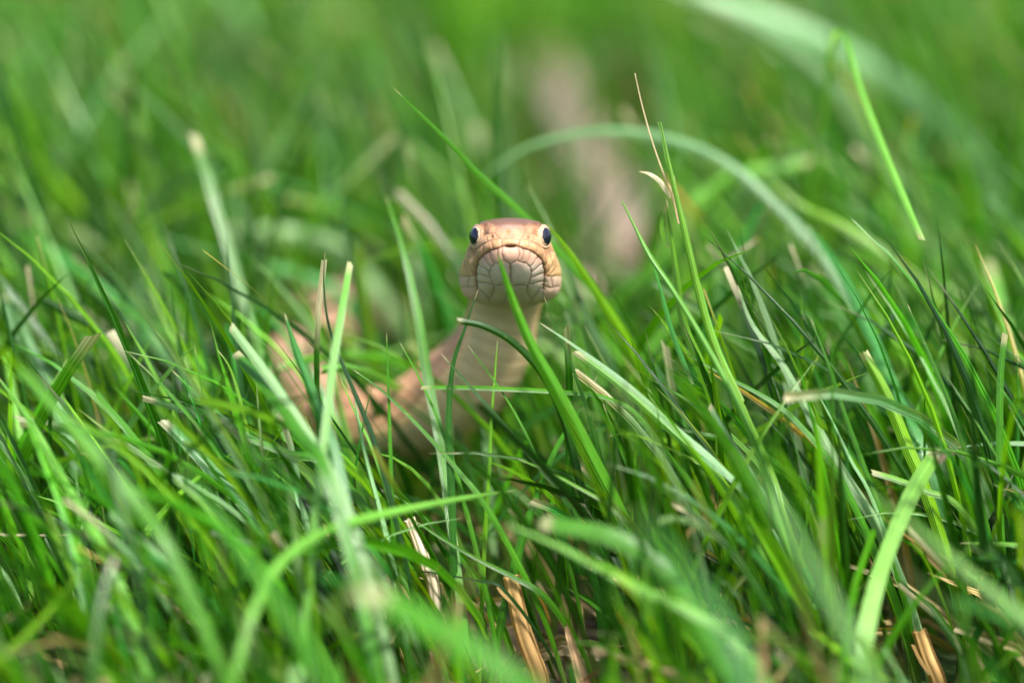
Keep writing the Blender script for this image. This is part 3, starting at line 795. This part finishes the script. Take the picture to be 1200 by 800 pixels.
# ------------------------------------------------------------------ seed stalks, dry straw, frayed tip
def tube(name, pts, radii, pig, segs=40, ring=10, ribs=0.0, jag=0.0, dry=0.0, cap=True):
    C = spline(pts, segs); R = np.interp(np.linspace(0, 1, segs), np.linspace(0, 1, len(radii)), radii) * MM
    T = np.gradient(C, axis=0); T /= np.linalg.norm(T, axis=1)[:, None]
    ref = np.array([.3, .9, .2]); S = np.cross(T, ref); S /= np.linalg.norm(S, axis=1)[:, None]; U_ = np.cross(S, T)
    a = np.linspace(0, 2 * math.pi, ring, endpoint=False)
    rb = 1 + ribs * np.cos(a * (ring // 2))
    V = C[:, None] + R[:, None, None] * rb[None, :, None] * (np.cos(a)[None, :, None] * S[:, None] + np.sin(a)[None, :, None] * U_[:, None])
    if jag:
        V[0] += -T[0] * (rng.uniform(-1, 1, ring)[:, None] * jag * MM)
    col = np.zeros(V.shape) + np.array(PIG[pig]) * (1 + .12 * np.cos(a * 3))[None, :, None]
    col *= rng.uniform(.8, 1.15, (1, ring, 1))
    i, j = np.meshgrid(np.arange(ring), np.arange(segs - 1))
    p = (j * ring + i).ravel(); q = (j * ring + (i + 1) % ring).ravel()
    F = np.stack([p, q, q + ring, p + ring], -1)
    uv = np.stack([np.repeat(a[None] / (2 * math.pi), segs, 0), np.repeat(np.linspace(0, 1, segs)[:, None], ring, 1)], -1)
    V = V.reshape(-1, 3); col = col.reshape(-1, 3); uv = uv.reshape(-1, 2)
    if cap:                                                   # inner cup so the cut end is not open
        rimc = V[:ring].mean(0)
        inner = V[:ring] * .45 + rimc * .55 + T[0] * R[0] * .5
        n0 = len(V)
        V = np.vstack([V, inner, V[:ring] * 0 + rimc + T[0] * R[0] * .7]); col = np.vstack([col, col[:ring] * .8, col[:ring] * .5]); uv = np.vstack([uv, uv[:ring], uv[:ring]])
        k = np.arange(ring); k2 = (k + 1) % ring
        F = np.vstack([F, np.stack([k, n0 + k, n0 + k2, k2], -1), np.stack([n0 + k, n0 + ring + k, n0 + ring + k2, n0 + k2], -1)])
    org = V[(segs - 1) * ring:segs * ring].mean(0)
    return mesh_np(name, V - org, F, uv=uv, col=col), org


def empty(name, loc):
    o = bpy.data.objects.new(name, None); scene.collection.objects.link(o)
    o.location = loc; o.empty_display_size = .005
    return o


def part(name, me, org, root, mat, label=None):
    o = link(name, me, mat, root)
    o.location = Vector(org) - root.location
    if label: o["label"] = label
    return o


def to_ground(p, dx=.004, dy=.006):
    e = p + np.array([dx * p[2] / .03, dy * p[2] / .03, -p[2]]); e[2] = float(ground_z(e[0], e[1])) - .001
    return e


# forked seed stalk
s1 = line([(774,143),(785,197),(803,274),(832,392),(872,484),(905,560),(930,640)], .4205, .412)
s1.append(to_ground(s1[-1], .012)); base = s1[-1]
r1 = empty("seed_stalk", base)
tag(r1, "forked seed stalk with two long hair-thin awns rising right of the snake's head", "seed stalk")
me, org = tube("stem", s1, [.10, .30, .48, .55, .6, .62, .65, .7], 'lime', 70, 8, .05); part("stem", me, org, r1, M_BLADE)
me, org = tube("awn", line([(744,86),(752,122),(764,165),(778,205),(787,226),(796,262)], .4195, .4205), [.06, .10, .13, .15, .2, .25], 'cream', 40, 6); part("awn", me, org, r1, M_BLADE)
me, org = tube("awn", line([(771,143),(776,165),(781,190),(789,215)], .4212, .4208), [.06, .10, .14, .2], 'pale', 24, 6); part("awn", me, org, r1, M_BLADE)
me, org = blade_mesh("husk", line([(749,201),(762,204),(775,214),(786,232)], .419, .4202), .9, 'sharp', 'cream', .3, extend=False); part("husk", me, org, r1, M_BLADE, "dry whitish husk curling left")
me, org = blade_mesh("leaf", line([(781,238),(777,262),(783,290)], .4215, .421), 1.1, 'sharp', 'lime', .3, extend=False); part("leaf", me, org, r1, M_BLADE)
me, org = blade_mesh("leaf", line([(790,205),(799,255),(815,320),(838,396),(872,470)], .4195, .416), 1.3, 'sharp', 'pale', .5, extend=False, fold=.5); part("leaf", me, org, r1, M_BLADE)
# second stalk, with nodes and ragged tip
s2 = line([(729,236),(744,266),(762,301),(789,341),(826,402),(862,470),(900,560),(922,640)], .4190, .410)
s2.append(to_ground(s2[-1], .012)); base = s2[-1]
r2 = empty("seed_stalk", base)
tag(r2, "thin ragged seed stalk with knotted joints leaning against the forked stalk", "seed stalk")
me, org = tube("stem", s2, [.12, .22, .42, .40, .45, .5, .55, .6, .6], 'pale', 70, 8, .05); part("stem", me, org, r2, M_BLADE)
for (x, y) in ((757, 292), (764, 305), (779, 327)):
    me, org = tube("joint", line([(x - 2, y - 5), (x, y), (x + 2.5, y + 5)], .4183, .4183), [.2, .42, .2], 'deep', 8, 8); part("joint", me, org, r2, M_BLADE)
me, org = blade_mesh("leaf", line([(763,300),(776,345),(790,395),(812,450)], .4200, .420), .9, 'sharp', 'blue', .2, extend=False); part("leaf", me, org, r2, M_BLADE)


def straw(label, pts, d0, d1, w, pig, splinter=None, ribs=.05):
    d0, d1 = d0 * .15 + .4200 * .85, d1 * .15 + .4200 * .85
    p = line(pts, d0, d1); p.append(to_ground(p[-1], .002, .002))
    r = empty("straw_stalk", p[-1])
    tag(r, label, "straw")
    me, org = tube("stalk", p, [w * .5, w * .52, w * .54, w * .56, w * .6], pig, 40, 20, ribs, .25); part("stalk", me, org, r, M_STRAW)
    if splinter:
        me, org = blade_mesh("splinter", line(splinter, d0 - .0012, d0 - .0012), .7, 'cut', pig, .3, extend=False, dry=0, taper_base=False); part("splinter", me, org, r, M_STRAW)
    return r


straw("thick broken orange straw with a splinter, standing at the bottom middle", [(599,674),(604,700),(614,742),(632,792)], .4130, .4125, 2.3, 'orange', [(583,686),(590,696),(601,706),(607,716)])
straw("broken orange straw at the bottom between the right hand blades", [(1077,738),(1086,765),(1100,800)], .411, .411, 2.2, 'orange', [(1070,755),(1078,772),(1090,790)])
straw("thin reddish dry straw nearest the bottom right corner", [(1135,750),(1144,772),(1156,800)], .409, .409, 1.2, 'pink')
straw("grey dry stem end with dark spots at the bottom left of the middle", [(340,668),(346,690),(352,706)], .403, .403, 1.5, 'cream')
straw("pale pink blurred sheath tip standing left of the broken orange straw", [(480,608),(489,632),(499,662),(508,690)], .404, .406, 1.6, 'cream')
straw("thin tan straw leaning at the bottom beside the spotted stem end", [(468,758),(476,778),(486,806)], .406, .406, .8, 'straw')
straw("slim straw loop at the bottom right of the middle", [(831,742),(834,765),(838,800)], .408, .408, .9, 'straw')

for (lab, a_, b_, w_) in (("fine white hair fibre standing on the end of the large frayed blade", (1104, 513), (1097, 533), .10),
                          ("second fine fibre pointing right from the end of the large frayed blade", (1121, 518), (1099, 534), .08)):
    me, org = tube("fibre", line([a_, ((a_[0] + b_[0]) / 2 + 1, (a_[1] + b_[1]) / 2), b_], .4055, .4055), [w_ * .5, w_, w_], 'cream', 10, 5)
    o = link("fibre", me, M_STRAW); o.location = org; tag(o, lab, "plant fibre")
me, org = blade_mesh("husk", line([(1121,531),(1112,532),(1104,538),(1098,546)], .4052, .4055), .75, 'sharp', 'pink', .2, extend=False, dry=0)
o = link("husk", me, M_STRAW); o.location = org; tag(o, "pink dried sliver curling right off the large frayed blade", "husk")

# ------------------------------------------------------------------ the lawn
def turf(name, N, yr, wid, hgt, mat, seed, dens_pow=1.0, seg=9, protect=True, straw_share=.04, lean=(.55, .28), cutp=.42, tint=(1, 1, 1), cum=(.30, .50, .64, .78, .89, .95, 1.0)):
    r = np.random.default_rng(seed)
    y = yr[0] + (yr[1] - yr[0]) * r.random(N) ** dens_pow
    x = (r.random(N) * 2 - 1) * (.14 + .26 * y)
    L = r.normal(hgt[0], hgt[1], N).clip(.018, .105)
    lp = np.sin(x * 47 + 1.1 + 2 * np.sin(y * 31)) * np.sin(y * 39 + 2 * np.sin(x * 29))
    L = L * (1 + .20 * lp)
    if protect: L = L * (.27 + .73 * smooth01((y - .352) / .03))        # the mown strip nearest the lens is shorter
    w = r.normal(wid[0], wid[1], N).clip(.6, 4.5) * MM
    phi0 = np.abs(r.normal(lean[0], lean[1], N)).clip(.02, 1.35)
    az = r.normal(math.pi, .62, N)                        # tips lean mostly to the left
    flip = r.random(N) < .13
    az = np.where(flip, az + math.pi, az)
    kap = r.normal(.22, .34, N)
    t = np.linspace(0, 1, seg + 1)[None]
    phi = phi0[:, None] * (.35 + .65 * t) + kap[:, None] * t ** 1.8
    ds = L[:, None] / seg
    hor = np.concatenate([np.zeros((N, 1)), np.cumsum(np.sin((phi[:, 1:] + phi[:, :-1]) / 2) * ds, 1)], 1)
    ver = np.concatenate([np.zeros((N, 1)), np.cumsum(np.cos((phi[:, 1:] + phi[:, :-1]) / 2) * ds, 1)], 1)
    wob = az[:, None] + r.normal(0, .25, N)[:, None] * t
    C = np.stack([x[:, None] + hor * np.cos(wob), y[:, None] + hor * np.sin(wob), ground_z(x, y)[:, None] - .001 + ver], -1)
    C[..., 2] = np.maximum(C[..., 2], .0008)
    ok = np.ones(N, bool)
    # keep the lens clear and leave the animal standing free of the blades
    dist = np.linalg.norm(C - CAM, axis=-1).min(1)
    ok &= dist > .19
    px, py, d = project(C)
    def clear(x0, y0, x1, y1, dmax, keep=0.0):
        bad = ((px > x0) & (px < x1) & (py > y0) & (py < y1) & (d < dmax) & (d > .05)).any(1)
        return ~bad | (r.random(N) < keep)
    if protect:
        ok &= clear(522, 236, 676, 362, .452)
        ok &= clear(505, 350, 655, 440, .446)
        ok &= clear(480, 430, 640, 530, .446, .38)
        ok &= clear(325, 350, 500, 520, .487, .30)
        ok &= clear(380, -50, 800, 330, .455, .0)
        ok &= clear(-200, -50, 1400, 250, .47, .0)
        ok &= clear(600, 40, 752, 300, .84, .06); ok &= clear(1005, 515, 1125, 760, .418, .12); ok &= clear(775, 200, 880, 440, .421, .2)
        ok &= clear(380, 310, 490, 400, .53, .22)
        ok &= clear(-200, -50, 1400, 400, .415, .05)
        ok &= clear(380, 500, 700, 600, .405, .25)
        # sharp foreground stays open: the photographed gap in front of the belly
        ok &= clear(560, 560, 640, 700, .40, .35)
    ok &= clear(572, 655, 655, 830, .4215); ok &= clear(1060, 725, 1112, 830, .4205); ok &= clear(560, 640, 660, 830, .40)
    C = C[ok]; N = len(C); L = L[ok]; w = w[ok]; az = az[ok]
    T = np.gradient(C, axis=1); T /= np.linalg.norm(T, axis=-1, keepdims=True) + 1e-12
    fa = r.uniform(0, 2 * math.pi, N); ref = np.stack([np.cos(fa), np.sin(fa), 0 * fa], -1)[:, None]
    W = np.cross(T, ref + 0 * T); W /= np.linalg.norm(W, axis=-1, keepdims=True) + 1e-9
    Nn = np.cross(W, T)
    cut = r.random(N) < cutp
    prof_s = np.minimum(1, ((1 - t) / .45) ** .7) * .98 + .02
    prof_c = 1 - .12 * t
    prof = np.where(cut[:, None], prof_c, prof_s) * (.7 + .3 * smooth01(t / .2))
    hw = (w[:, None] * .5 * prof)[..., None]
    fold = (r.uniform(.1, .45, N))[:, None, None]
    A = C - W * hw + Nn * hw * fold * 2
    B = C + W * hw + Nn * hw * fold * 2
    raw = r.uniform(-.9, .9, (N, 1)) * w[:, None] * cut[:, None]            # mown ends are torn aslant
    A[:, -1] += T[:, -1] * raw; B[:, -1] -= T[:, -1] * raw * r.uniform(-.3, 1, (N, 1))
    V = np.stack([A, C, C, B], 2)                         # N, seg+1, 4, 3: creased along the midrib
    rnd = r.random(N)
    patch = np.sin(x * 71 + 2 * np.sin(y * 43)) * np.sin(y * 57 + 1.7 * np.sin(x * 39)) + .5 * np.sin(x * 163 + y * 97)
    patch = patch[ok]
    keys = ['mid', 'lime', 'deep', 'blue', 'pale', 'pale_sheen', 'dark']
    cum = np.array(cum)
    ci = np.searchsorted(cum, rnd)
    base = np.array([PIG[k] for k in keys])[np.minimum(ci, 6)]
    st_ = r.random(N) < straw_share
    base[st_] = np.array(PIG['straw']) * r.uniform(.5, 1.1, (st_.sum(), 1))
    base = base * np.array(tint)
    base = base * (1 + .28 * patch)[:, None] * r.uniform(.7, 1.3, (N, 1)) * r.uniform(.9, 1.1, (N, 3))
    col = np.repeat(base[:, None], seg + 1, 1)
    lo = smooth01((.3 - t) / .3)[..., None] * .6
    col = col * (1 - lo) + np.array([.20, .20, .075]) * lo
    tipw = np.where(cut[:, None], smooth01((t - r.uniform(.84, .97, (N, 1))) / .05), smooth01((t - .93) / .06) * .6)[..., None] * r.choice([0, .5, 1.0], N, p=[.5, .3, .2])[:, None, None]
    col = col * (1 - tipw) + np.array([.44, .38, .25]) * tipw
    col = np.repeat(col[:, :, None], 4, 2)
    uv = np.zeros(V.shape[:-1] + (2,))
    uv[..., 0] = np.array([0, .5, .5, 1])[None, None] * .45 + r.random(N)[:, None, None]
    uv[..., 1] = (t * L[:, None] / .06)[..., None] + r.random(N)[:, None, None] * 40
    per = (seg + 1) * 4
    k = np.arange(N)[:, None] * per
    j = np.arange(seg)
    f1 = np.stack([j * 4, j * 4 + 1, j * 4 + 5, j * 4 + 4], -1); f2 = f1 + 2
    f = np.concatenate([f1, f2]).reshape(1, -1)
    F = (k + f).reshape(-1, 4)
    me = mesh_np(name, V.reshape(-1, 3), F, uv=uv.reshape(-1, 2), col=col.reshape(-1, 3))
    o = link(name, me, mat)
    return o, N


o, n = turf("near_turf", 25000, (.20, .74), (1.2, .38), (.062, .014), M_TURF_NEAR, 11, cum=(.25, .42, .66, .73, .79, .86, 1.0), straw_share=.004, cutp=.16)  # large deep and dark shares paint deeper shade among the blades
tag(o, "dense green lawn grass growing all around the snake", "grass", kind="stuff")
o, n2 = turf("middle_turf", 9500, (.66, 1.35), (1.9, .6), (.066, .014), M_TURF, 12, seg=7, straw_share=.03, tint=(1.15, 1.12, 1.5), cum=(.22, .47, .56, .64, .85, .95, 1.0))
tag(o, "blurred green lawn grass growing behind the snake", "grass", kind="stuff")
o, n3 = turf("far_turf", 9000, (1.3, 3.1), (3.0, .7), (.066, .012), M_TURF, 13, seg=5, dens_pow=.8, tint=(1.35, 1.22, 1.9), cum=(.10, .38, .41, .47, .82, .98, 1.0))  # tint and pale shares paint glancing sky reflection into the leaf colour
tag(o, "pale blurred lawn grass farthest from the snake", "grass", kind="stuff")
# low undergrowth: short fine shoots closing the view to the soil
o, n4 = turf("low_turf", 12000, (.2, .9), (1.0, .3), (.030, .008), M_TURF, 14, seg=4, protect=False, cutp=.2, cum=(.3, .4, .75, .8, .82, .83, 1.0), straw_share=.04, lean=(.75, .35))  # mostly deep and dark tones: shade of the gaps put into the colour
tag(o, "short low shoots and dry bits at the foot of the lawn grass", "grass", kind="stuff")
# clippings and dead litter on the soil
o, n5 = turf("dry_litter", 4200, (.2, 1.0), (1.5, .5), (.022, .008), M_STRAW, 15, seg=3, protect=False, straw_share=.9, lean=(1.35, .15))
tag(o, "tan dead grass litter lying on the dark soil", "litter", kind="stuff")
